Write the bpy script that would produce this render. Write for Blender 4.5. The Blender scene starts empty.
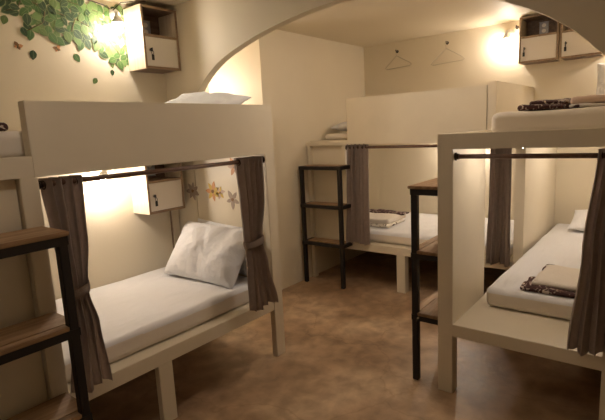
import bpy, bmesh, math, random
from mathutils import Vector, Matrix, noise

random.seed(7)
SC = bpy.context.scene
COL = SC.collection

# ------------------------------------------------------------------ materials
def mat(name, col, rough=.6, bump=0, bscale=40, var=0, vscale=3, metal=0, emit=None, estr=0, spec=.5, sheen=0, detail=3, stretch=None):
    m = bpy.data.materials.new(name); m.use_nodes = True
    nt = m.node_tree; b = nt.nodes['Principled BSDF']
    b.inputs['Base Color'].default_value = (*col, 1)
    b.inputs['Roughness'].default_value = rough
    b.inputs['Metallic'].default_value = metal
    b.inputs['Specular IOR Level'].default_value = spec
    if sheen: b.inputs['Sheen Weight'].default_value = sheen
    if emit:
        b.inputs['Emission Color'].default_value = (*emit, 1)
        b.inputs['Emission Strength'].default_value = estr
    geo = nt.nodes.new('ShaderNodeNewGeometry')
    if var:
        n = nt.nodes.new('ShaderNodeTexNoise'); n.inputs['Scale'].default_value = vscale; n.inputs['Detail'].default_value = 5
        nt.links.new(geo.outputs['Position'], n.inputs['Vector'])
        r = nt.nodes.new('ShaderNodeValToRGB')
        r.color_ramp.elements[0].position = .3; r.color_ramp.elements[1].position = .7
        r.color_ramp.elements[0].color = (*[max(0, c*(1-var)) for c in col], 1)
        r.color_ramp.elements[1].color = (*[min(1, c*(1+var)) for c in col], 1)
        nt.links.new(n.outputs['Fac'], r.inputs['Fac']); nt.links.new(r.outputs['Color'], b.inputs['Base Color'])
    if bump:
        n = nt.nodes.new('ShaderNodeTexNoise'); n.inputs['Scale'].default_value = bscale; n.inputs['Detail'].default_value = detail
        if stretch:
            mp = nt.nodes.new('ShaderNodeMapping'); mp.inputs['Scale'].default_value = stretch
            nt.links.new(geo.outputs['Position'], mp.inputs['Vector']); nt.links.new(mp.outputs[0], n.inputs['Vector'])
        else: nt.links.new(geo.outputs['Position'], n.inputs['Vector'])
        bp = nt.nodes.new('ShaderNodeBump'); bp.inputs['Strength'].default_value = bump; bp.inputs['Distance'].default_value = .035 if bump > .8 else .01
        nt.links.new(n.outputs['Fac'], bp.inputs['Height']); nt.links.new(bp.outputs['Normal'], b.inputs['Normal'])
    return m

def wood_mat(name, c0, c1, scale=6, rough=.55, axis='X'):
    m = mat(name, c0, rough)
    nt = m.node_tree; b = nt.nodes['Principled BSDF']
    geo = nt.nodes.new('ShaderNodeNewGeometry'); mp = nt.nodes.new('ShaderNodeMapping')
    s = [scale*4]*3; s['XYZ'.index(axis)] = scale*.4
    mp.inputs['Scale'].default_value = s
    n = nt.nodes.new('ShaderNodeTexNoise'); n.inputs['Scale'].default_value = 2.2; n.inputs['Detail'].default_value = 6
    r = nt.nodes.new('ShaderNodeValToRGB')
    r.color_ramp.elements[0].position = .35; r.color_ramp.elements[0].color = (*c0, 1)
    r.color_ramp.elements[1].position = .68; r.color_ramp.elements[1].color = (*c1, 1)
    nt.links.new(geo.outputs['Position'], mp.inputs['Vector']); nt.links.new(mp.outputs[0], n.inputs['Vector'])
    nt.links.new(n.outputs['Fac'], r.inputs['Fac']); nt.links.new(r.outputs['Color'], b.inputs['Base Color'])
    return m

def floor_mat():
    m = mat('polished_concrete', (.3, .22, .15), .34)
    nt = m.node_tree; b = nt.nodes['Principled BSDF']; L = nt.links
    geo = nt.nodes.new('ShaderNodeNewGeometry')
    def nz(scale, det=6, dist=0):
        n = nt.nodes.new('ShaderNodeTexNoise'); n.inputs['Scale'].default_value = scale
        n.inputs['Detail'].default_value = det; n.inputs['Distortion'].default_value = dist
        L.new(geo.outputs['Position'], n.inputs['Vector']); return n
    a = nz(1.6, 8, .6); c = nz(9, 6, .2); s = nz(45, 4)
    r = nt.nodes.new('ShaderNodeValToRGB')
    e = r.color_ramp.elements
    e[0].position = .32; e[0].color = (.30, .19, .112, 1)
    e[1].position = .72; e[1].color = (.60, .44, .29, 1)
    k = r.color_ramp.elements.new(.5); k.color = (.43, .29, .18, 1)
    L.new(a.outputs['Fac'], r.inputs['Fac'])
    r2 = nt.nodes.new('ShaderNodeValToRGB')
    r2.color_ramp.elements[0].position = .35; r2.color_ramp.elements[0].color = (.62, .6, .57, 1)
    r2.color_ramp.elements[1].position = .66; r2.color_ramp.elements[1].color = (1.15, 1.13, 1.1, 1)
    L.new(c.outputs['Fac'], r2.inputs['Fac'])
    mx = nt.nodes.new('ShaderNodeMix'); mx.data_type = 'RGBA'; mx.blend_type = 'MULTIPLY'; mx.inputs[0].default_value = .75
    L.new(r.outputs['Color'], mx.inputs[6]); L.new(r2.outputs['Color'], mx.inputs[7])
    v = nt.nodes.new('ShaderNodeTexVoronoi'); v.feature = 'DISTANCE_TO_EDGE'; v.inputs['Scale'].default_value = 1.1
    d = nz(3, 4); 
    vm = nt.nodes.new('ShaderNodeVectorMath'); vm.operation = 'MULTIPLY_ADD'
    vm.inputs[1].default_value = (.5, .5, .5)
    L.new(d.outputs['Color'], vm.inputs[0]); L.new(geo.outputs['Position'], vm.inputs[2]); L.new(vm.outputs[0], v.inputs['Vector'])
    r3 = nt.nodes.new('ShaderNodeValToRGB')
    r3.color_ramp.elements[0].position = 0; r3.color_ramp.elements[0].color = (.72, .68, .62, 1)
    r3.color_ramp.elements[1].position = .012; r3.color_ramp.elements[1].color = (1, 1, 1, 1)
    L.new(v.outputs['Distance'], r3.inputs['Fac'])
    mx2 = nt.nodes.new('ShaderNodeMix'); mx2.data_type = 'RGBA'; mx2.blend_type = 'MULTIPLY'; mx2.inputs[0].default_value = .6
    L.new(mx.outputs[2], mx2.inputs[6]); L.new(r3.outputs['Color'], mx2.inputs[7])
    L.new(mx2.outputs[2], b.inputs['Base Color'])
    rr = nt.nodes.new('ShaderNodeMapRange'); rr.inputs[3].default_value = .28; rr.inputs[4].default_value = .5
    L.new(c.outputs['Fac'], rr.inputs[0]); L.new(rr.outputs[0], b.inputs['Roughness'])
    bp = nt.nodes.new('ShaderNodeBump'); bp.inputs['Strength'].default_value = .12; bp.inputs['Distance'].default_value = .01
    L.new(s.outputs['Fac'], bp.inputs['Height']); L.new(bp.outputs['Normal'], b.inputs['Normal'])
    return m

def floral_mat(name, dark, light, scale=22, thr=.5):
    m = mat(name, dark, .85)
    nt = m.node_tree; b = nt.nodes['Principled BSDF']; L = nt.links
    geo = nt.nodes.new('ShaderNodeNewGeometry')
    n = nt.nodes.new('ShaderNodeTexNoise'); n.inputs['Scale'].default_value = scale; n.inputs['Detail'].default_value = 2
    n.inputs['Distortion'].default_value = 1.6
    L.new(geo.outputs['Position'], n.inputs['Vector'])
    r = nt.nodes.new('ShaderNodeValToRGB'); r.color_ramp.interpolation = 'LINEAR'
    r.color_ramp.elements[0].position = thr; r.color_ramp.elements[0].color = (*dark, 1)
    r.color_ramp.elements[1].position = thr+.05; r.color_ramp.elements[1].color = (*light, 1)
    L.new(n.outputs['Fac'], r.inputs['Fac']); L.new(r.outputs['Color'], b.inputs['Base Color'])
    return m

WALL = (.80, .712, .548)
M = dict(
    wall=mat('cream_wall_paint', WALL, .55, bump=.18, bscale=7, var=.03, vscale=1.5),
    ceil=mat('cream_ceiling_paint', (.80, .712, .548), .6, bump=.15, bscale=5, var=.02, vscale=1.2),
    paint=mat('cream_gloss_paint', (.765, .68, .53), .42, bump=.05, bscale=10, var=.03, vscale=4),
    floor=floor_mat(),
    sheet=mat('white_cotton_sheet', (.82, .81, .82), .85, bump=.95, bscale=3, detail=4, sheen=.2, stretch=(.45, 2.2, 1)),
    pillow=mat('white_pillow_cotton', (.84, .83, .84), .85, bump=1, bscale=8, detail=3, sheen=.2),
    mattress=mat('white_mattress_ticking', (.80, .72, .62), .85, bump=.3, bscale=10, detail=5),
    curtain=mat('grey_brown_linen', (.47, .375, .31), .8, bump=.25, bscale=220, var=.08, vscale=30, sheen=.3),
    tie=mat('grey_brown_tieback', (.40, .315, .26), .8, bump=.3, bscale=200),
    rod=wood_mat('dark_brown_rod', (.13, .068, .042), (.19, .105, .07), 6, .4, 'X'),
    bronze=mat('dark_bronze', (.05, .035, .025), .35, metal=.8),
    steel=mat('black_steel', (.018, .014, .013), .45, spec=.4),
    step=wood_mat('worn_pine_step', (.24, .135, .06), (.40, .25, .135), 5, .5, 'X'),
    oak=wood_mat('pale_oak_side', (.66, .54, .39), (.76, .65, .50), 5, .5, 'Z'),
    edge=wood_mat('brown_oak_edge', (.26, .17, .10), (.36, .25, .16), 7, .5, 'X'),
    inside=wood_mat('dark_walnut_inside', (.10, .060, .040), (.17, .105, .07), 7, .5, 'X'),
    door=mat('white_laminate', (.74, .68, .60), .4),
    chrome=mat('chrome_lock', (.6, .58, .55), .25, metal=1),
    key=mat('black_key_grip', (.02, .018, .018), .4),
    plastic=mat('white_plastic', (.80, .78, .74), .35),
    greyplastic=mat('blue_grey_plastic', (.36, .38, .42), .4),
    cable=mat('dark_cable', (.05, .03, .02), .6),
    wire=mat('cream_plastic_hanger', (.62, .54, .40), .35),
    hook=mat('dark_hook', (.06, .04, .025), .4),
    bulb=mat('warm_bulb', (1, .9, .75), .3, emit=(1, .87, .75), estr=1),
    bulb_bright=mat('warm_bright_bulb', (1, .9, .75), .3, emit=(1, .87, .75), estr=1),
    tube=mat('warm_tube', (1, .9, .75), .3, emit=(1, .87, .75), estr=1),
    dome=mat('warm_dome', (1, .9, .75), .3, emit=(1, .86, .73), estr=1),
    dim=mat('warm_dim_dome', (1, .9, .75), .3, emit=(1, .86, .73), estr=1),
    floral=floral_mat('dark_floral_cloth', (.055, .018, .016), (.55, .45, .38), 26, .56),
    floral2=floral_mat('cream_floral_cloth', (.06, .022, .018), (.72, .66, .58), 13, .40),
    peach=mat('peach_cloth', (.62, .46, .36), .85, bump=.3, bscale=20),
    cream=mat('cream_towel', (.80, .73, .64), .9, bump=.5, bscale=60, detail=5),
    stem=mat('sticker_stem', (.14, .09, .035), .6),
    g1=mat('leaf_dark', (.030, .068, .026), .5), g2=mat('leaf_mid', (.065, .15, .035), .5),
    g3=mat('leaf_olive', (.125, .20, .055), .5), g4=mat('leaf_light', (.18, .30, .09), .5),
    gv=mat('leaf_vein', (.26, .32, .15), .5),
    brown=mat('butterfly_brown', (.24, .12, .05), .5), orange=mat('butterfly_orange', (.62, .30, .12), .5),
    yellow=mat('petal_yellow', (.66, .45, .10), .5), greyleaf=mat('petal_grey', (.40, .31, .24), .6),
)
def strength(k, v): M[k].node_tree.nodes['Principled BSDF'].inputs['Emission Strength'].default_value = v

# ------------------------------------------------------------------ mesh helpers
def obj(name, bm, m, parent=None, smooth=False, loc=None, bevel=0):
    """bm is in world coordinates; parent is an Empty (unrotated) or None."""
    if bevel:
        es = [e for e in bm.edges if len(e.link_faces) == 2 and e.calc_face_angle(0) > .6]
        bmesh.ops.bevel(bm, geom=es, offset=bevel, segments=2, affect='EDGES', clamp_overlap=True)
    bmesh.ops.recalc_face_normals(bm, faces=bm.faces)
    org = Vector((0, 0, 0))
    p = parent
    while p is not None: org += p.location; p = p.parent
    own = Vector(loc) - org if loc is not None else Vector((0, 0, 0))
    bmesh.ops.translate(bm, verts=bm.verts, vec=-(org+own))
    me = bpy.data.meshes.new(name); bm.to_mesh(me); bm.free()
    for k in (m if isinstance(m, (list, tuple)) else [m]): me.materials.append(k)
    if smooth:
        for f in me.polygons: f.use_smooth = True
    o = bpy.data.objects.new(name, me); COL.objects.link(o)
    o.location = own
    if parent is not None: o.parent = parent
    return o

def tag(o, label, cat, group=None):
    o['label'] = label; o['category'] = cat
    if group: o['group'] = group
    return o
def thing(name, label, cat, loc, group=None):
    o = bpy.data.objects.new(name, None); COL.objects.link(o); o.location = loc
    o.empty_display_size = .1
    return tag(o, label, cat, group)
def struct(name, bm, m, smooth=False):
    o = obj(name, bm, m, smooth=smooth); o['kind'] = 'structure'; return o

def B(*boxes):
    bm = bmesh.new()
    for x0, x1, y0, y1, z0, z1 in boxes:
        r = bmesh.ops.create_cube(bm, size=1)
        for v in r['verts']:
            v.co = Vector((x0+(v.co.x+.5)*(x1-x0), y0+(v.co.y+.5)*(y1-y0), z0+(v.co.z+.5)*(z1-z0)))
    return bm

def tube(bm, pts, r, n=8, cap=True):
    pts = [Vector(p) for p in pts]; rings = []
    rr = r if isinstance(r, (list, tuple)) else [r]*len(pts)
    up = None
    for i, p in enumerate(pts):
        t = (pts[min(i+1, len(pts)-1)]-pts[max(i-1, 0)]).normalized()
        if up is None:
            up = Vector((0, 0, 1)) if abs(t.z) < .9 else Vector((1, 0, 0))
        a = (up - t*up.dot(t)).normalized(); up = a; b = t.cross(a)
        rings.append([bm.verts.new(p+(a*math.cos(2*math.pi*k/n)+b*math.sin(2*math.pi*k/n))*rr[i]) for k in range(n)])
    for i in range(len(rings)-1):
        for k in range(n):
            bm.faces.new((rings[i][k], rings[i][(k+1) % n], rings[i+1][(k+1) % n], rings[i+1][k]))
    if cap:
        bm.faces.new(rings[0][::-1]); bm.faces.new(rings[-1])
    return bm

def lathe(bm, c, axis, prof, n=20):
    """prof: list of (radius, distance along axis)."""
    ax = Vector(axis).normalized(); a = ax.orthogonal().normalized(); b = ax.cross(a); c = Vector(c)
    rings = []
    for r, d in prof:
        rings.append([bm.verts.new(c+ax*d+(a*math.cos(2*math.pi*k/n)+b*math.sin(2*math.pi*k/n))*max(r, 1e-4)) for k in range(n)])
    for i in range(len(rings)-1):
        for k in range(n):
            bm.faces.new((rings[i][k], rings[i][(k+1) % n], rings[i+1][(k+1) % n], rings[i+1][k]))
    bm.faces.new(rings[0][::-1]); bm.faces.new(rings[-1])
    return bm

def torus(bm, c, axis, R, r, n=16, m=6):
    ax = Vector(axis).normalized(); a = ax.orthogonal().normalized(); b = ax.cross(a); c = Vector(c)
    g = []
    for i in range(n):
        d = a*math.cos(2*math.pi*i/n)+b*math.sin(2*math.pi*i/n)
        g.append([bm.verts.new(c+d*(R+r*math.cos(2*math.pi*j/m))+ax*r*math.sin(2*math.pi*j/m)) for j in range(m)])
    for i in range(n):
        for j in range(m):
            bm.faces.new((g[i][j], g[(i+1) % n][j], g[(i+1) % n][(j+1) % m], g[i][(j+1) % m]))
    return bm

def ball(bm, c, r, s=(1, 1, 1), u=16, v=10):
    k = bmesh.ops.create_uvsphere(bm, u_segments=u, v_segments=v, radius=r)
    for w in k['verts']: w.co = Vector((w.co.x*s[0], w.co.y*s[1], w.co.z*s[2]))+Vector(c)
    return bm

def slab(x0, x1, y0, y1, z0, z1, r=.035, cuts=26, amp=.004, freq=4, seed=0, sag=0):
    """soft rounded box with slight unevenness (mattress, folded cloth)."""
    bm = bmesh.new(); bmesh.ops.create_cube(bm, size=2)
    bmesh.ops.subdivide_edges(bm, edges=bm.edges[:], cuts=cuts, use_grid_fill=True)
    c = Vector(((x0+x1)/2, (y0+y1)/2, (z0+z1)/2)); h = Vector(((x1-x0)/2, (y1-y0)/2, (z1-z0)/2))
    rad = Vector([min(r, hh*.98) for hh in h])
    for v in bm.verts:
        p = v.co.copy(); q = Vector((0, 0, 0)); d = Vector((0, 0, 0))
        for i in range(3):
            s = math.copysign(1, p[i]); t = abs(p[i])
            w = math.sin(t*math.pi/2)            # more vertices near the borders
            a = w*h[i]; inn = h[i]-rad[i]
            q[i] = s*min(a, inn); d[i] = s*max(0, a-inn)/rad[i]
        if d.length > 1: d.normalize()
        elif d.length > 1e-6:
            m_ = max(abs(k) for k in d)
            if m_ > .999: d.normalize()
        co = q+Vector([d[i]*rad[i] for i in range(3)])+c
        nn = noise.noise((co+Vector((seed*7.1, 0, 0)))*freq)*amp + noise.noise((co+Vector((0, seed*3.3, 0)))*freq*3.1)*amp*.4
        n_ = d.normalized() if d.length > 1e-6 else Vector((0, 0, 1))
        if p.z > -.95: co += n_*nn
        v.co = co
    return bm

def pillow_bm(L, W, T, mtx, seed=0, pinch=.05):
    bm = bmesh.new(); n = 34; g = {}
    for side in (1, -1):
        for i in range(n+1):
            for j in range(n+1):
                rim = i in (0, n) or j in (0, n)
                if rim and side < 0: g[(side, i, j)] = g[(1, i, j)]; continue
                u = math.sin((i/n-.5)*math.pi); v = math.sin((j/n-.5)*math.pi)
                t = (max(0, 1-abs(u)**2.6)**.5)*(max(0, 1-abs(v)**2.6)**.5)
                x = u*L/2*(1-pinch*(1-abs(v)**2)*abs(u)**3); y = v*W/2*(1-pinch*(1-abs(u)**2)*abs(v)**3)
                p = Vector((x*3, y*3, side*.7+seed*5))
                wr = noise.noise(p*1.3)*.40 + noise.noise(p*3.5)*.26*(1-t*.4)
                crease = abs(noise.noise(Vector((x*9+y*5, y*4, seed+side*2))))*.42
                z = side*T/2*t*(1+wr-crease)
                g[(side, i, j)] = bm.verts.new(mtx @ Vector((x, y, z)))
        for i in range(n):
            for j in range(n):
                q = [g[(side, i, j)], g[(side, i+1, j)], g[(side, i+1, j+1)], g[(side, i, j+1)]]
                bm.faces.new(q if side > 0 else q[::-1])
    return bm

def interp(tab, z):
    tab = sorted(tab)
    if z <= tab[0][0]: return tab[0][1:]
    for a, b in zip(tab, tab[1:]):
        if z <= b[0]:
            t = (z-a[0])/(b[0]-a[0]); t = t*t*(3-2*t)
            return tuple(a[k]+(b[k]-a[k])*t for k in range(1, len(a)))
    return tab[-1][1:]

# ------------------------------------------------------------------ the setting
HC = 2.42
struct('floor', B((-1.3, 5.05, -1.3, 3.72, -.1, 0)), M['floor'])
struct('ceiling', B((-1.3, 5.05, -1.3, 3.72, HC, HC+.1)), M['ceil'])
struct('wall_left', B((-1.3, 2.36, 3.03, 3.15, 0, HC), (2.26, 2.36, 3.15, 3.60, 0, HC), (2.26, 3.26, 3.60, 3.72, 0, HC)), M['wall'])
struct('wall_left_rear', B((3.155, 5.05, 2.90, 3.60, 0, HC)), M['wall'])
struct('wall_back', B((4.93, 5.05, -1.3, 2.90, 0, HC)), M['wall'])
struct('wall_right', B((-1.3, 2.24, -1.3, -1.2, 0, HC)), M['wall'])
struct('wall_right_rear', B((2.30, 4.93, -.22, -.12, 0, HC)), M['wall'])
struct('wall_front', B((-1.3, -1.2, -1.2, 3.03, 0, HC)), M['wall'])

def arch():
    P = [(2.90, 0), (2.90, .8), (2.90, 1.5), (2.87, 1.67), (2.79, 1.805), (2.69, 1.905), (2.567, 1.985), (2.43, 2.045), (2.2, 2.112),
         (2.0, 2.155), (1.77, 2.190), (1.6, 2.205), (1.4, 2.207), (1.2, 2.185), (1.0, 2.14), (.85, 2.092), (.66, 2.03),
         (.57, 1.986), (.486, 1.942), (.406, 1.89), (.336, 1.834), (.236, 1.73), (.12, 1.585), (0, 1.44), (-.08, 1.22), (-.11, .9), (-.12, 0)]
    def thin(y, z):
        k = .962+.038*max(0, min(1, (1.4-y)/.7)); return (y*k, 1.5+(z-1.5)*k if z > 1.5 else z)
    P = [thin(*p) for p in P]
    C = []
    for i in range(len(P)-1):
        p0, p1, p2, p3 = P[max(i-1, 0)], P[i], P[i+1], P[min(i+2, len(P)-1)]
        for k in range(4):
            t = k/4
            C.append(tuple(.5*((2*p1[a])+(-p0[a]+p2[a])*t+(2*p0[a]-5*p1[a]+4*p2[a]-p3[a])*t*t+(-p0[a]+3*p1[a]-3*p2[a]+p3[a])*t**3) for a in (0, 1)))
    C.append(P[-1])
    bm = bmesh.new(); X0, X1 = 2.24, 2.30
    n = len(C)
    def outer(i):
        y, z = C[i]
        if i == 0: return (3.03, 0)
        if i == n-1: return (-1.2, 0)
        # project outward on to the rectangle
        if z < 1.3: return ((3.03, z) if y > 1 else (-1.2, z))
        cy, cz = 1.4, 1.3
        dy, dz = y-cy, z-cz
        ty = ((3.03-cy)/dy if dy > 1e-6 else ((-1.2-cy)/dy if dy < -1e-6 else 1e9)); tz = (HC-cz)/dz if dz > 1e-6 else 1e9
        t = min(ty, tz); return (cy+dy*t, cz+dz*t)
    O = [outer(i) for i in range(n)]
    # the two upper corners of the wall become vertices of the outline
    iL = min(range(n), key=lambda i: (O[i][0]-3.03)**2+(O[i][1]-HC)**2); O[iL] = (3.03, HC)
    iR = min(range(n), key=lambda i: (O[i][0]+1.2)**2+(O[i][1]-HC)**2); O[iR] = (-1.2, HC)
    R = [[bm.verts.new((x, *q)) for q in L] for x, L in ((X0, C), (X0, O), (X1, C), (X1, O))]
    for i in range(n-1):
        bm.faces.new((R[0][i], R[0][i+1], R[1][i+1], R[1][i]))
        bm.faces.new((R[2][i+1], R[2][i], R[3][i], R[3][i+1]))
        bm.faces.new((R[0][i+1], R[0][i], R[2][i], R[2][i+1]))
        bm.faces.new((R[1][i], R[1][i+1], R[3][i+1], R[3][i]))
    bm.faces.new((R[0][0], R[1][0], R[3][0], R[2][0])); bm.faces.new((R[0][-1], R[2][-1], R[3][-1], R[1][-1]))
    o = struct('wall_arch', bm, M['wall'])
arch()

# ------------------------------------------------------------------ bunk beds
def bunk(name, label, loc, parts):
    t = thing(name, label, 'bunk bed', loc, 'cream built-in bunk beds')
    for pn, boxes in parts:
        obj(pn, B(*boxes), M['paint'], t, bevel=.0025)
    return t

bunk('bunk_bed', 'cream built-in bunk bed at the left with a tall guard panel, leafy vine above', (1.2, 2.5, 0), [
    ('guard_panel', [(.822, 2.285, 2.03, 2.09, 1.37, 1.675)]),
    ('upper_rail', [(.15, .822, 2.03, 2.09, 1.37, 1.455)]),
    ('upper_deck', [(.15, 2.235, 2.09, 3.028, 1.385, 1.44)]),
    ('bed_base', [(.15, 2.235, 2.034, 3.028, .332, .41), (2.235, 2.28, 2.034, 2.11, .332, .41)]),
    ('headboard', [(2.241, 2.266, 2.11, 2.785, .41, 1.44)]),
    ('side_panel', [(.15, .76, 2.06, 2.09, .41, 1.37), (.15, .76, 2.06, 2.09, 0.0, .34)]),
    ('post', [(.765, .835, 2.03, 2.10, 0, 1.37)]),
    ('post', [(1.292, 1.377, 2.034, 2.074, 0, .332)]),
    ('post', [(2.20, 2.285, 2.03, 2.075, 0, 1.37)]),
])
bunk('bunk_bed', 'cream built-in bunk bed at the far wall with pale hangers above it', (4.3, 1.9, 0), [
    ('guard_panel', [(3.75, 3.81, 1.145, 2.41, 1.353, 1.775)]),
    ('upper_rail', [(3.75, 3.80, 2.41, 2.9, 1.35, 1.388)]),
    ('upper_deck', [(3.81, 4.928, .99, 2.898, 1.36, 1.40)]),
    ('bed_base', [(3.75, 4.928, .935, 2.898, .35, .42)]),
    ('divider_panel', [(3.75, 4.928, .86, .93, 0.0, 1.36)]),
    ('divider_panel', [(3.75, 4.928, 1.075, 1.14, 1.40, 1.80)]),
    ('side_panel', [(3.79, 3.81, 2.472, 2.855, .42, 1.352)]),
    ('post', [(3.746, 3.80, 2.85, 2.888, 0, 1.35)]),
    ('post', [(3.75, 3.79, 2.435, 2.475, .42, 1.352)]),
    ('post', [(3.75, 3.82, 1.84, 1.925, 0, .35)]),
])
bunk('bunk_bed', 'cream built-in bunk bed at the right with a thin upper rail', (3.5, .4, 0), [
    ('upper_rail', [(2.40, 2.46, -.115, .985, 1.37, 1.449)]),
    ('side_rail', [(2.46, 3.70, .93, .985, 1.37, 1.449)]),
    ('upper_deck', [(2.46, 4.928, -.115, .93, 1.385, 1.43)]),
    ('bed_base', [(2.404, 3.745, -.115, .905, .34, .41), (3.745, 4.928, -.115, .858, .34, .41)]),
    ('side_panel', [(2.40, 2.945, .90, .983, .34, 1.37)]),
    ('post', [(2.40, 2.475, .90, .983, 0, .34)]),
    ('post', [(2.40, 2.475, .12, .20, 0, 1.37)]),
    ('post', [(3.66, 3.735, .82, .90, 0, .34)]),
])

# ------------------------------------------------------------------ mattresses
def mattress(label, box, seed, mk='sheet', group='white mattresses of the bunks'):
    o = obj('mattress', slab(*box, r=.035, cuts=34, amp=.007, freq=3.2, seed=seed), M[mk], smooth=True,
            loc=((box[0]+box[1])/2, (box[2]+box[3])/2, box[4]))
    if mk == 'sheet':
        o.data.materials.append(M['mattress'])
        for f in o.data.polygons:
            if f.center.z < (box[5]-box[4])-.030: f.material_index = 1
    return tag(o, label, 'mattress', group)
mattress('white sheeted mattress on the lower bunk at the left, under the big pillow', (.25, 2.205, 2.11, 3.02, .412, .535), 1)
mattress('mattress on the upper bunk at the left, its end showing over the low rail', (.25, 2.2, 2.12, 3.01, 1.442, 1.56), 2, 'mattress')
mattress('white mattress on the lower bunk at the far wall, behind the drape', (3.83, 4.92, .97, 2.85, .422, .53), 3)
mattress('mattress on the far upper bunk, seen in the gap above the far ladder', (3.90, 4.90, 1.18, 2.78, 1.402, 1.46), 4, 'mattress')
mattress('white mattress on the lower bunk at the right, set back from the platform edge', (2.755, 4.90, -.05, .835, .412, .53), 5)
mattress('mattress on the upper bunk at the right, below the dark floral cloth', (2.60, 4.90, -.05, .775, 1.432, 1.545), 6, 'mattress')

# ------------------------------------------------------------------ pillows
def frame(c, xax, nrm):
    x = Vector(xax).normalized(); z = Vector(nrm); z = (z-x*z.dot(x)).normalized(); y = z.cross(x)
    m = Matrix((x, y, z)).transposed().to_4x4(); m.translation = Vector(c); return m
def pillow(label, L, W, T, c, xax, nrm, seed, group='white pillows'):
    o = obj('pillow', pillow_bm(L, W, T, frame(c, xax, nrm), seed), M['pillow'], smooth=True, loc=c)
    return tag(o, label, 'pillow', group)
pillow('large plump white pillow leaning at the head of the lower left bunk', .66, .42, .23, (2.05, 2.475, .712), (.06, -1, -.03), (-.80, -.05, .62), 1)
pillow('white pillow standing upright against the sticker headboard, behind the large one', .64, .34, .05, (2.203, 2.46, .715), (0, -1, -.05), (-1, 0, .10), 2)
pillow('white pillow on the upper left bunk, its top showing over the guard panel', .62, .42, .14, (2.03, 2.46, 1.685), (.06, -1, -.04), (-.28, 0, .96), 3)
pillow('flat white pillow on the far upper bunk, above the far ladder', .40, .30, .11, (4.28, 2.66, 1.522), (.15, -1, .02), (0, 0, 1), 4)
pillow('white pillow propped up at the far end of the upper right bunk', .44, .40, .15, (4.72, .335, 1.745), (0, -1, 0), (-1, 0, .25), 5)
pillow('white pillow at the far end of the lower right bunk, half behind the right curtain', .50, .36, .11, (4.66, .43, .618), (0, -1, 0), (-.3, 0, 1), 6)

# ------------------------------------------------------------------ curtain rods and curtains
def rod(name_label, a, b, r=.012):
    a, b = Vector(a), Vector(b); t = thing('curtain_rod', name_label, 'curtain rod', (a+b)/2, 'dark curtain rods')
    obj('rod', tube(bmesh.new(), [a, b], r, 12), M['rod'], t, smooth=True)
    d = (b-a).normalized()
    for p, s in ((a, 1), (b, -1)):
        bm = bmesh.new(); lathe(bm, p, d*s, [(.021, 0), (.021, .006), (.015, .010), (.0155, .02)], 18)
        obj('end_flange', bm, M['bronze'], t)
    return t
rod('brown curtain rod across the lower left bunk between its two tied curtains', (.837, 2.055, 1.337), (2.199, 2.055, 1.337))
rod('thin curtain rod across the lower bunk at the far wall', (3.772, 2.433, 1.326), (3.772, .932, 1.326), .013)
rod('dark curtain rod across the lower right bunk near the right curtain', (2.435, .899, 1.330), (2.435, .202, 1.330))

def curtain(label, axis, rodpos, prof, folds, tie=None, seed=0, eyelets=5, topz=1.362, group='grey-brown bunk curtains'):
    """prof: (z, u0, u1, n, amp): extent along the rod, offset position across it, fold depth."""
    def W(u, n, z): return Vector((u, n, z)) if axis == 'x' else Vector((n, u, z))
    zb = min(p[0] for p in prof)
    u0, u1, n0, _ = interp(prof, topz)
    root = thing('curtain', label, 'curtain', W((u0+u1)/2, n0, topz), group)
    bm = bmesh.new(); NU, NZ = folds*14, 70; rows = []
    for k in range(NZ+1):
        z = zb+(topz-zb)*k/NZ; a0, a1, n, amp = interp(prof, z); row = []
        for i in range(NU+1):
            s = i/NU; ph = s*folds*2*math.pi
            wob = noise.noise(Vector((s*4+seed*3, z*1.6, seed)))*.9*(1-(z-zb)/(topz-zb))
            u = a0+(a1-a0)*(s+.018*math.sin(ph*2+wob*2))
            nn = n+amp*math.sin(ph+wob)+amp*.25*math.sin(ph*2.3+seed)+noise.noise(Vector((s*3, z*3, seed*2)))*.006
            zz = z + (.012*math.sin(s*9+seed) if k == 0 else 0)
            row.append(bm.verts.new(W(u, nn, zz)))
        rows.append(row)
    for k in range(NZ):
        for i in range(NU):
            bm.faces.new((rows[k][i], rows[k][i+1], rows[k+1][i+1], rows[k+1][i]))
    bmesh.ops.solidify(bm, geom=bm.faces[:], thickness=.003)
    obj('drape', bm, M['curtain'], root, smooth=True)
    if tie:
        a0, a1, n, amp = interp(prof, tie); c = (a0+a1)/2; hw = (a1-a0)/2+.006; hn = amp*1.35+.008
        bm = bmesh.new(); N = 36; g = []
        for k in range(6):
            z = tie-.022+.044*k/5
            aa0, aa1, nn_, am = interp(prof, z); puff = .003*math.sin(math.pi*k/5)
            g.append([bm.verts.new(W((aa0+aa1)/2+((aa1-aa0)/2+.008+puff)*math.cos(2*math.pi*i/N),
                     nn_+(am*1.3+.010+puff)*math.sin(2*math.pi*i/N), z+.010*math.cos(2*math.pi*i/N))) for i in range(N)])
        for k in range(5):
            for i in range(N): bm.faces.new((g[k][i], g[k][(i+1) % N], g[k+1][(i+1) % N], g[k+1][i]))
        bmesh.ops.solidify(bm, geom=bm.faces[:], thickness=.004)
        obj('tieback', bm, M['tie'], root, smooth=True)
    for e in range(eyelets):
        u = u0+(u1-u0)*(e+.5)/eyelets
        p = W(u, rodpos, 1.333)
        if e not in (0, eyelets-1): continue
        obj('eyelet', torus(bmesh.new(), p, W(1, 0, 0) if True else None, .017, .003, 18, 6), M['bronze'], root, smooth=True)
    return root
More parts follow.
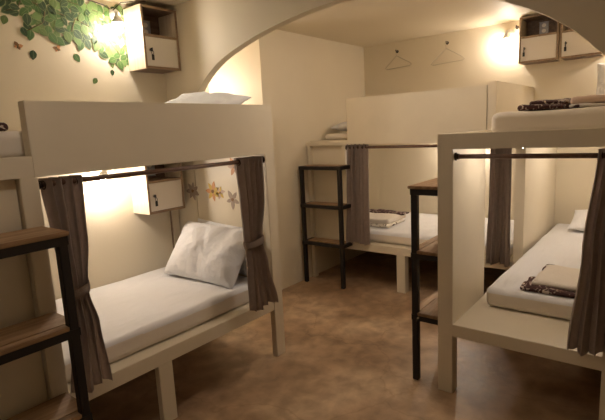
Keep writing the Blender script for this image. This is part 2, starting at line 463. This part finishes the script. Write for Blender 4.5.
curtain('curtain tied at the near end of the lower left bunk, behind the left ladder', 'x', 2.055,
        [(1.37, .845, 1.015, 2.045, .034), (1.1, .855, .995, 2.02, .03), (.90, .875, .955, 1.985, .022), (.86, .876, .952, 1.98, .020), (.72, .86, .972, 1.965, .028), (.43, .815, 1.0, 1.955, .018)], 4, .875, 1)
curtain('curtain tied at the pillow end of the lower left bunk', 'x', 2.055,
        [(1.37, 1.965, 2.172, 2.045, .034), (1.1, 1.96, 2.14, 2.02, .03), (.87, 1.935, 2.075, 1.99, .024), (.83, 1.935, 2.073, 1.985, .023), (.70, 1.925, 2.095, 1.975, .025), (.435, 1.90, 2.15, 1.955, .020)], 5, .85, 2)
curtain('curtain hanging straight beside the ladder at the far wall', 'y', 3.772,
        [(1.37, 2.20, 2.42, 3.765, .030), (.9, 2.195, 2.42, 3.74, .028), (.43, 2.18, 2.43, 3.715, .030)], 5, None, 3)
curtain('curtain hanging at the inner end of the far bunk, seen through the right bunk', 'y', 3.772,
        [(1.37, .965, 1.115, 3.775, .032), (.9, .955, 1.115, 3.75, .030), (.40, .945, 1.125, 3.715, .032)], 5, None, 4)
curtain('dark curtain at the right edge, hanging over the lower right bunk', 'y', 2.435,
        [(1.37, .14, .262, 2.425, .034), (.9, .16, .300, 2.385, .030), (.44, .135, .338, 2.35, .034)], 4, None, 5, eyelets=4)

# ------------------------------------------------------------------ ladders (black steel with pine treads)
def ladder(label, x0, x1, y0, y1, legs, wallside, lip=0):
    t = thing('bunk_ladder', label, 'ladder', ((x0+x1)/2, (y0+y1)/2, 0), 'black steel step ladders')
    s = .036
    for lx, ly in legs:
        obj('leg', B((lx, lx+s, ly, ly+s, 0, 1.145)), M['steel'], t, bevel=.003)
    xs = [l[0] for l in legs]; ys = [l[1] for l in legs]
    xa, xb, ya, yb = min(xs), max(xs)+s, min(ys), max(ys)+s
    if wallside == 'y+': yb = y1-.003
    if wallside == 'y-': ya = y0+.003
    if wallside == 'x+': xb = x1-.003
    for zt in (1.17, .80, .43):
        zf = zt-.018
        bx = []
        if zt > 1.1:
            h = zf-.034+lip, zf+lip
            obj('crossbar', B((xa-.002, xb+.002, ya-.002, ya+.026, *h), (xa-.002, xb+.002, yb-.026, yb+.002, *h),
                               (xa-.002, xa+.026, ya+.026, yb-.026, *h), (xb-.026, xb+.002, ya+.026, yb-.026, *h)), M['steel'], t)
            tb = B((x0, x1, y0, y1, zf, zt))
        else:
            h = zf-.032+lip, zf+lip
            obj('crossbar', B((xa+.004, xb-.004, ya-.004, ya+.022, *h), (xa+.004, xb-.004, yb-.022, yb+.004, *h),
                               (xa-.004, xa+.022, ya, yb, *h), (xb-.022, xb+.004, ya, yb, *h)), M['steel'], t)
            # tread notched around the legs
            bm = bmesh.new()
            e = .002
            boxes = {'y+': [(x0, x1, ya+s+e, y1, zf, zt), (xa+s+e, xb-s-e, y0, ya+s+e, zf, zt)],
                     'y-': [(x0, x1, y0, yb-s-e, zf, zt), (xa+s+e, xb-s-e, yb-s-e, y1, zf, zt)],
                     'x+': [(xa+s+e, x1, y0, y1, zf, zt), (x0, xa+s+e, ya+s+e, yb-s-e, zf, zt)]}[wallside]
            tb = B(*boxes)
        if lip:      # boards lying inside the steel angle frame
            tb.free(); q = .037 if zt < 1.1 else .027
            tb = B((xa+q, x1, ya+q, yb-q, zf, zt))
        obj('tread', tb, M['step'], t, bevel=.003)
    return t
ladder('nearest black step ladder with pine treads, cut off by the left edge', .30, .822, 1.795, 2.025, [(.335, 1.80), (.778, 1.80)], 'y+')
ladder('small black step ladder in the far left corner beside the hanging curtain', 3.565, 3.742, 2.375, 2.875, [(3.57, 2.825), (3.57, 2.385)], 'x+', .014)
ladder('black step ladder fixed to the outer side of the right bunk post', 2.415, 2.90, .986, 1.165, [(2.425, 1.115), (2.85, 1.115)], 'y-')

# ------------------------------------------------------------------ lockers
def locker(label, o, u, n, w, h, d, doorh, group='wall lockers with a white key door'):
    """o: front lower left corner seen from the room, u: to the right, n: outwards."""
    o, u, n = Vector(o), Vector(u), Vector(n); Z = Vector((0, 0, 1))
    root = thing('wall_locker', label, 'locker', o+u*w/2-n*d/2, group)
    def bx(*bs):
        bm = bmesh.new()
        for a0, a1, b0, b1, c0, c1 in bs:      # a along u, b depth from the front, c height
            r = bmesh.ops.create_cube(bm, size=1)
            for v in r['verts']:
                v.co = o+u*(a0+(v.co.x+.5)*(a1-a0))-n*(b0+(v.co.y+.5)*(b1-b0))+Z*(c0+(v.co.z+.5)*(c1-c0))
        return bm
    t = .016
    obj('side_panel', bx((0, t, .001, d-.002, 0, h)), M['oak'], root)
    obj('side_panel', bx((w-t, w, .001, d-.002, 0, h)), M['oak'], root)
    obj('body', bx((t, w-t, .001, d-.002, 0, t), (t, w-t, .001, d-.002, h-t, h), (t, w-t, d-.012, d-.002, t, h-t)), M['inside'], root)
    obj('front_edging', bx((0, t, -.001, .001, 0, h), (w-t, w, -.001, .001, 0, h), (t, w-t, -.001, .001, 0, t), (t, w-t, -.001, .001, h-t, h)), M['edge'], root)
    obj('shelf', bx((t, w-t, .0, d-.012, doorh, doorh+t)), M['edge'], root)
    dr = obj('door', bx((t+.002, w-t-.002, .002, .018, t+.002, doorh-.002)), M['door'], root, bevel=.001)
    kp = o+u*.048+Z*(doorh*.58)
    bm = bmesh.new(); lathe(bm, kp-n*.002, n, [(.0105, 0), (.0105, .006), (.008, .008)], 16)
    k = obj('lock', bm, M['chrome'], dr)
    bm = bmesh.new()
    r = bmesh.ops.create_cube(bm, size=1)
    for v in r['verts']: v.co = kp+n*(.016+v.co.y*.020)+u*v.co.x*.0045+Z*(v.co.z*.022)
    torus(bm, kp+n*.024-Z*.022, u, .012, .0022, 14, 5)
    r = bmesh.ops.create_cube(bm, size=1)
    for v in r['verts']: v.co = kp+n*.024-Z*.052+n*v.co.y*.004+u*v.co.x*.018+Z*(v.co.z*.036)
    obj('key', bm, M['key'], dr)
    # socket on the back of the open compartment
    c0 = o+u*(w*.52)-n*(d-.012)+Z*(doorh+t+.075)
    bm = bmesh.new()
    r = bmesh.ops.create_cube(bm, size=1)
    for v in r['verts']: v.co = c0+u*v.co.x*.075+Z*v.co.z*.11+n*(v.co.y+.5)*.012
    sk = obj('socket', bm, M['greyplastic'], root, bevel=.003)
    bm = bmesh.new()
    for s in (-1, 1):
        lathe(bm, c0+Z*s*.024+n*.012, n, [(.017, 0), (.017, .002), (.013, .0025)], 16)
    obj('socket_insert', bm, M['plastic'], sk)
    return root
locker('wall locker near the ceiling beside the leafy vine sticker, lamp at its left', (1.945, 2.83, 1.972), (1, 0, 0), (0, -1, 0), .290, .41, .20, .21)
locker('wall locker inside the lower left bunk above the big pillow', (1.856, 2.83, .982), (1, 0, 0), (0, -1, 0), .305, .398, .20, .215)
locker('left one of the two lockers high on the far wall, beside the glowing lamp', (4.73, 1.168, 2.008), (0, -1, 0), (-1, 0, 0), .320, .40, .198, .215)
locker('right one of the two lockers high on the far wall, partly behind the arch', (4.73, .838, 2.008), (0, -1, 0), (-1, 0, 0), .320, .40, .198, .215)

# ------------------------------------------------------------------ lamps
def wall_lamp(label, bulb, wallpt, n, glow='bulb', group='bare bulb wall lamps'):
    """wallpt: point on the wall where the round holder is fixed; n: wall normal."""
    b, w, n = Vector(bulb), Vector(wallpt), Vector(n)
    root = thing('wall_lamp', label, 'lamp', w, group)
    bm = bmesh.new(); lathe(bm, w, n, [(.040, 0), (.040, .010), (.034, .018), (.014, .022)], 24)
    obj('wall_plate', bm, M['plastic'], root, smooth=False)
    top = b+Vector((0, 0, .062))
    pts = [w+n*.015, w+n*.035+Vector((0, 0, .004)), w+(top-w)*.7+Vector((0, 0, .012)), top+Vector((0, 0, .006))]
    obj('arm', tube(bmesh.new(), pts, .009, 10), M['plastic'], root, smooth=True)
    bm = bmesh.new(); lathe(bm, b+Vector((0, 0, .072)), (0, 0, -1), [(.012, 0), (.022, .006), (.034, .030), (.036, .046), (.034, .046), (.031, .040), (.016, .034)], 20)
    obj('lamp_holder', bm, M['plastic'], root, smooth=True)
    bm = bmesh.new(); lathe(bm, b+Vector((0, 0, .032)), (0, 0, -1), [(.014, 0), (.017, .010), (.027, .030), (.030, .045), (.026, .060), (.014, .070), (.001, .073)], 20)
    obj('bulb', bm, M[glow], root, smooth=True)
    return root
wall_lamp('glowing bulb lamp beside the leafy vine sticker and the upper left locker', (1.835, 2.93, 2.235), (1.875, 3.029, 2.335), (0, -1, 0))
wall_lamp('glowing bulb lamp on the wall inside the lower left bunk', (1.62, 2.945, 1.235), (1.70, 3.029, 1.30), (0, -1, 0))
wall_lamp('unseen wall lamp added in the recess beyond the left end of the arch', (2.78, 3.50, 1.95), (2.78, 3.599, 2.04), (0, -1, 0), 'bulb_bright')  # recess and hidden lamp added to brighten the wall behind the arch
wall_lamp('glowing bulb lamp on the far wall left of the two lockers', (4.86, 1.31, 2.235), (4.929, 1.30, 2.315), (-1, 0, 0))
wall_lamp('bulb lamp inside the lower far bunk, hidden by the right bunk side panel', (4.83, 1.70, 1.235), (4.929, 1.70, 1.29), (-1, 0, 0))
wall_lamp('unseen lamp added over the upper right bunk beyond the lockers', (4.83, .25, 2.16), (4.929, .25, 2.24), (-1, 0, 0))  # added out of view to brighten the propped pillow

def strip_lamp(label, x0, x1, y, z, group='strip lamps under the upper right deck'):
    root = thing('strip_lamp', label, 'lamp', ((x0+x1)/2, y, z), group)
    obj('lamp_body', B((x0, x1, y-.02, y+.02, z-.012, z)), M['plastic'], root, bevel=.002)
    obj('tube', tube(bmesh.new(), [(x0+.02, y, z-.020), (x1-.02, y, z-.020)], .008, 10), M['tube'], root, smooth=True)
strip_lamp('strip lamp under the upper right deck, far end', 3.95, 4.55, .42, 1.3845)
strip_lamp('strip lamp under the upper right deck, near end', 2.62, 2.92, .62, 1.3845)

root = thing('added_ceiling_lamp', 'unseen round ceiling lamp added in front of the arch above the near floor', 'lamp', (.75, 1.35, HC))  # added out of view as a weak light for the near room
bm = bmesh.new(); lathe(bm, (.75, 1.35, HC-.001), (0, 0, -1), [(.15, 0), (.15, .02), (.13, .03)], 32); obj('lamp_base', bm, M['plastic'], root)
bm = bmesh.new(); lathe(bm, (.75, 1.35, HC-.028), (0, 0, -1), [(.125, 0), (.12, .025), (.09, .045), (.04, .056), (.001, .058)], 32); obj('lamp_shade', bm, M['dim'], root, smooth=True)

root = thing('added_ceiling_lamp', 'unseen round ceiling lamp added behind the arch above the floor between the bunks', 'lamp', (2.72, 1.5, HC))  # added, hidden by the arch, to brighten the rear room
bm = bmesh.new(); lathe(bm, (2.72, 1.5, HC-.001), (0, 0, -1), [(.13, 0), (.13, .02), (.11, .03)], 32); obj('lamp_base', bm, M['plastic'], root)
bm = bmesh.new(); lathe(bm, (2.72, 1.5, HC-.028), (0, 0, -1), [(.105, 0), (.10, .02), (.08, .035), (.04, .044), (.001, .046)], 32); obj('lamp_shade', bm, M['dome'], root, smooth=True)

# cable along the top of the left wall to the lamp and the locker
bm = tube(bmesh.new(), [(1.45, 3.022, 2.407), (1.6, 3.022, 2.402), (1.72, 3.02, 2.397), (1.80, 3.02, 2.385), (1.84, 3.02, 2.368)], .004, 6)
tag(obj('lamp_cable', bm, M['cable'], smooth=True), 'dark cable along the ceiling edge to the lamp by the vine', 'cable')
bm = tube(bmesh.new(), [(1.842, 2.985, 2.352), (1.872, 2.93, 2.395), (1.93, 2.90, 2.404), (2.0, 2.84, 2.404)], .0035, 6)
tag(obj('locker_cable', bm, M['cable'], smooth=True), 'thin dark cable over the top of the upper left locker', 'cable')
tr = obj('cable_trunking', B((2.162, 2.236, 3.020, 3.0295, .55, .978)), M['edge'])  # dark backing strip stands in for the shadow gaps beside the cover
obj('cover', B((2.169, 2.230, 3.008, 3.020, .55, .978)), M['paint'], tr, bevel=.002)
tag(tr, 'narrow white cable trunking running down below the lower left locker', 'trunking')

# ------------------------------------------------------------------ hangers and hooks on the far wall
def hanger(label, hy, hz, yl, zl, yr, zr, X=4.905):
    bm = bmesh.new(); nk = Vector((X, hy, hz-.055))
    hook = [(X, hy-.012, hz-.005), (X, hy-.004, hz+.010), (X, hy+.010, hz+.008), (X, hy+.014, hz-.008), (X, hy+.004, hz-.026), nk]
    tube(bm, hook, .0030, 6)
    tube(bm, [nk, Vector((X, yl, zl))+Vector((0, -.02, .022)), (X, yl, zl), Vector((X, yl, zl))+Vector((0, -.02, -.010)),
              Vector((X, yr, zr))+Vector((0, .02, -.010)), (X, yr, zr), Vector((X, yr, zr))+Vector((0, .02, .022)), nk], .0042, 6)
    return tag(obj('clothes_hanger', bm, M['wire'], smooth=True, loc=(X, hy, hz)), label, 'clothes hanger', 'hangers on the far wall')
def wall_hook(label, y, z, X=4.929):
    bm = bmesh.new(); lathe(bm, (X, y, z), (-1, 0, 0), [(.017, 0), (.016, .004), (.009, .006)], 14)
    tube(bm, [(X-.004, y, z), (X-.026, y, z-.004), (X-.034, y, z+.006), (X-.034, y, z+.016)], .0045, 7)
    return tag(obj('wall_hook', bm, M['hook'], smooth=True, loc=(X, y, z)), label, 'hook', 'hooks on the far wall')
hanger('pale hanger on the far wall nearest the room corner', 2.475, 2.322, 2.614, 2.143, 2.298, 2.158)
hanger('pale hanger on the far wall closer to the glowing lamp', 1.912, 2.322, 2.075, 2.125, 1.722, 2.140)
wall_hook('small dark hook holding the hanger nearest the corner', 2.475, 2.315)
wall_hook('small dark hook holding the hanger closer to the lamp', 1.909, 2.322)
wall_hook('small dark empty hook just left of the lockers', 1.235, 2.362)

# ------------------------------------------------------------------ folded blankets and cloths
def folded(label, loc, layers, group=None):
    root = thing('folded_blanket', label, 'blanket', loc, group)
    for nm, box, mk, sd in layers:
        obj(nm, slab(*box, r=.016, cuts=16, amp=.012, freq=9, seed=sd), M[mk], root, smooth=True)
    return root
folded('folded towel and dark floral cloth on the lower right mattress', (2.8, .48, .53), [
    ('floral_fold', (2.60+.19, 2.90, .30, .655, .532, .560), 'floral', 1),
    ('towel_fold', (2.84, 3.22, .28, .60, .556, .585), 'cream', 2),
    ('floral_corner', (2.93, 3.03, .60, .655, .533, .552), 'floral', 3),
    ('floral_corner', (3.16, 3.27, .53, .61, .533, .578), 'floral', 4)], 'folded blankets')
folded('folded cream blanket with dark floral edges on the far lower mattress', (4.3, 2.25, .53), [
    ('floral_fold', (3.98, 4.36, 2.13, 2.56, .536, .562), 'floral2', 5),
    ('blanket_fold', (4.02, 4.42, 2.15, 2.60, .560, .612), 'cream', 6),
    ('floral_fold', (4.30, 4.46, 2.12, 2.60, .606, .626), 'floral', 7)], 'folded blankets')
folded('dark floral cloth heaped on the upper right mattress', (2.8, .5, 1.545), [
    ('cloth_fold', (2.66, 2.98, .44, .655, 1.548, 1.572), 'floral', 8),
    ('cloth_fold', (2.74, 3.0, .44, .62, 1.568, 1.598), 'floral', 9)], 'folded blankets')
folded('peach and cream folded cloth on the upper right mattress, cut off by the right edge', (2.8, .2, 1.545), [
    ('cloth_fold', (2.66, 3.0, .02, .425, 1.548, 1.565), 'floral2', 10),
    ('cloth_fold', (2.68, 3.02, .0, .42, 1.564, 1.598), 'peach', 12)], 'folded blankets')
folded('dark floral blanket on the upper left mattress, at the left edge', (.6, 2.3, 1.56), [
    ('blanket_fold', (.45, .795, 2.14, 2.50, 1.562, 1.592), 'floral', 13),
    ('blanket_fold', (.50, .76, 2.16, 2.46, 1.590, 1.608), 'floral2', 14)], 'folded blankets')
folded('small dark floral blanket end on the far upper mattress beside the guard panel', (4.1, 2.42, 1.48), [
    ('blanket_fold', (4.05, 4.35, 2.10, 2.45, 1.461, 1.60), 'floral', 15)], 'folded blankets')

# ------------------------------------------------------------------ wall stickers
LEAFM = [M['g1'], M['g2'], M['g3'], M['g4'], M['gv']]
def leaf(bm, c, size, ang, mi, U=Vector((1, 0, 0)), N=Vector((0, -1, 0)), wid=.62, vein=True, depth=.0012, lift=0):
    """thin raised leaf shape on a wall: U horizontal direction in the wall, N its normal."""
    Z = Vector((0, 0, 1)); c = Vector(c)+N*lift
    d = U*math.cos(ang)+Z*math.sin(ang); s = U*-math.sin(ang)+Z*math.cos(ang)
    n = 9; L, R = [], []
    for i in range(n+1):
        t = i/n; w = size*wid*.5*math.sin(math.pi*t**.8)**.85 if 0 < t < 1 else 0
        p = c+d*(t-.5)*size
        L.append(p+s*w); R.append(p-s*w)
    top = [bm.verts.new(p+N*depth) for p in L]+[bm.verts.new(p+N*depth) for p in R[-2:0:-1]]
    bot = [bm.verts.new(v.co-N*depth) for v in top]
    f = bm.faces.new(top); f.material_index = mi
    m = len(top)
    for i in range(m):
        q = bm.faces.new((top[i], bot[i], bot[(i+1) % m], top[(i+1) % m])); q.material_index = mi
    if vein:
        a, b = c-d*size*.42+N*(depth+.0002), c+d*size*.45+N*(depth+.0002)
        w = s*size*.018
        f = bm.faces.new([bm.verts.new(a+w), bm.verts.new(a-w), bm.verts.new(b-w*.3), bm.verts.new(b+w*.3)]); f.material_index = 4

POLY = [(1.18, 2.40), (1.17, 2.256), (1.22, 2.242), (1.30, 2.262), (1.317, 2.24), (1.27, 2.15), (1.33, 2.13), (1.364, 2.173), (1.414, 2.15), (1.469, 2.118),
        (1.525, 2.115), (1.565, 2.14), (1.612, 2.10), (1.681, 2.12), (1.73, 2.085), (1.797, 2.045), (1.862, 1.99), (1.945, 2.03), (1.99, 2.20), (1.97, 2.385), (1.74, 2.38), (1.583, 2.38)]
def inside(x, z):
    k = False
    for i in range(len(POLY)):
        (a, b), (c, d) = POLY[i], POLY[i-1]
        if (b > z) != (d > z) and x < (c-a)*(z-b)/(d-b)+a: k = not k
    return k
bm = bmesh.new(); rnd = random.Random(5); pts = []
tries = 0
while len(pts) < 150 and tries < 40000:
    tries += 1
    x, z = rnd.uniform(1.16, 1.99), rnd.uniform(1.98, 2.385)
    if not inside(x, z) or any((x-a)**2+(z-b)**2 < .0325**2 for a, b in pts): continue
    if x < 1.34 and z < 2.23 and len([1 for a, b in pts if a < 1.34 and b < 2.23]) > 5: continue
    pts.append((x, z))
for i, (x, z) in enumerate(sorted(pts, key=lambda p: -p[1])):
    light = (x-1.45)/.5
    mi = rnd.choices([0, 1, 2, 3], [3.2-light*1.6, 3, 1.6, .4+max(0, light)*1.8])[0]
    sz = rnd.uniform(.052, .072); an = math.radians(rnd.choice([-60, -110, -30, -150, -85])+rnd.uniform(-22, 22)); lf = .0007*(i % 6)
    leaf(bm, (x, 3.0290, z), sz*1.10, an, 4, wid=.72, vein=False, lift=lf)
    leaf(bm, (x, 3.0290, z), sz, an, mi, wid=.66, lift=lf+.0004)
vine = thing('vine_sticker', 'green leafy vine wall sticker spreading over the upper left wall', 'wall sticker', (1.55, 3.029, 2.2))
obj('foliage', bm, LEAFM, vine)
bm = bmesh.new()
for P in ([(1.16, 2.385), (1.3, 2.35), (1.42, 2.30), (1.6, 2.27), (1.78, 2.20), (1.88, 2.08)], [(1.3, 2.35), (1.26, 2.27), (1.2, 2.26)],
          [(1.42, 2.30), (1.40, 2.22), (1.30, 2.16)], [(1.6, 2.27), (1.56, 2.18), (1.52, 2.13)], [(1.45, 2.39), (1.62, 2.36), (1.8, 2.33), (1.93, 2.28)]):
    tube(bm, [(x, 3.0285, z) for x, z in P], .0035, 6)
obj('stem', bm, M['stem'], vine, smooth=True)

loose = [(1.316, 2.025, .058, -100, 0, 'dark green loose leaf sticker below the left part of the vine'),
         (1.581, 2.031, .058, -60, 1, 'green loose leaf sticker just under the middle of the vine'),
         (1.684, 1.894, .046, -125, 2, 'lowest loose olive leaf sticker, alone on the upper left wall'),
         (1.82, 2.004, .040, -80, 2, 'small loose leaf sticker just under the right tip of the vine'),
         (1.814, 1.955, .040, -95, 0, 'small dark loose leaf sticker below the right tip of the vine'),
         (1.186, 2.205, .055, -110, 2, 'olive loose leaf sticker at the left edge of the wall')]
for x, z, s, a, mi, lb in loose:
    bm = bmesh.new(); leaf(bm, (x, 3.0295, z), s, math.radians(a), mi, wid=.72)
    tag(obj('leaf_sticker', bm, LEAFM, loc=(x, 3.0295, z)), lb, 'wall sticker', 'loose leaf stickers')
def butterfly(label, c, s, rot, U, N):
    c = Vector(c); bm = bmesh.new()
    for a, k, mi in ((35, 1, 1), (145, 1, 0), (-40, .75, 0), (-140, .75, 1)):
        an = math.radians(a+rot); off = (U*math.cos(an)+Vector((0, 0, 1))*math.sin(an))*s*.42*k
        leaf(bm, c+off, s*.8*k, an, mi, U, N, .75, False)
    leaf(bm, c, s*.9, math.radians(90+rot), 2, U, N, .16, False, .002)
    return tag(obj('butterfly_sticker', bm, [M['brown'], M['orange'], M['g1']], loc=c), label, 'wall sticker', 'butterfly stickers')
butterfly('small brown butterfly sticker at the far left of the wall', (1.238, 3.0295, 2.068), .036, -25, Vector((1, 0, 0)), Vector((0, -1, 0)))
butterfly('small brown butterfly sticker between the loose leaves below the vine', (1.463, 3.0295, 2.075), .034, 20, Vector((1, 0, 0)), Vector((0, -1, 0)))

# flower stickers on the headboard of the left bunk (plane x = 2.212)
def flower(label, y, z, s, petals, mk, mk2, rot=0, name='flower_sticker'):
    bm = bmesh.new(); U = Vector((0, -1, 0)); N = Vector((-1, 0, 0)); c = Vector((2.2405, y+.035, z))
    for k in range(petals):
        an = 2*math.pi*k/petals+rot
        off = (U*math.cos(an)+Vector((0, 0, 1))*math.sin(an))*s*.5
        leaf(bm, c+off, s*random.uniform(.7, 1), an, k % 2, U, N, .5, False)
    leaf(bm, c, s*.4, .3, 2, U, N, .8, False, .0022)
    return tag(obj(name, bm, [M[mk], M[mk2], M['brown']], loc=c), label, 'wall sticker', 'flower stickers on the headboard')
flower('orange blossom sticker on the headboard beside the curtain', 2.325, 1.285, .075, 6, 'orange', 'peach')
flower('yellow blossom sticker with a dark centre in the middle of the headboard', 2.565, 1.105, .085, 7, 'yellow', 'orange', .4)
flower('small yellow blossom sticker beside the darker one on the headboard', 2.49, 1.10, .055, 6, 'peach', 'yellow', .2)
flower('pale grey leaf sticker on the headboard below the orange blossom', 2.365, 1.055, .075, 5, 'greyleaf', 'greyleaf', .9, 'sprig_sticker')
flower('tall grey leaf sticker on the headboard right of the lower locker', 2.79, 1.10, .08, 7, 'greyleaf', 'greyleaf', .5, 'sprig_sticker')

# ------------------------------------------------------------------ lights' strength, world, camera
strength('bulb', 250); strength('bulb_bright', 330); strength('tube', 85); strength('dome', 66); strength('dim', 20)
w = bpy.data.worlds.new('room_world'); SC.world = w; w.use_nodes = True
w.node_tree.nodes['Background'].inputs['Color'].default_value = (.02, .015, .01, 1)
w.node_tree.nodes['Background'].inputs['Strength'].default_value = .1

F, YAW, PITCH, ROLL = 470.05, .67233, .16575, -.05045
f = Vector((math.cos(YAW)*math.cos(PITCH), math.sin(YAW)*math.cos(PITCH), -math.sin(PITCH)))
r0 = f.cross(Vector((0, 0, 1))).normalized(); u0 = r0.cross(f)
r = r0*math.cos(ROLL)+u0*math.sin(ROLL); u = -r0*math.sin(ROLL)+u0*math.cos(ROLL)
cam = bpy.data.cameras.new('camera'); co = bpy.data.objects.new('camera', cam); COL.objects.link(co)
m = Matrix((r, u, -f)).transposed().to_4x4(); m.translation = Vector((0, 0, 1.5)); co.matrix_world = m
cam.sensor_width = 36; cam.lens = F/605*36; cam.clip_start = .02
SC.camera = co
vs = SC.view_settings
vs.view_transform = 'Standard'; vs.look = 'None'; vs.gamma = 1; vs.exposure = 0; vs.use_curve_mapping = False
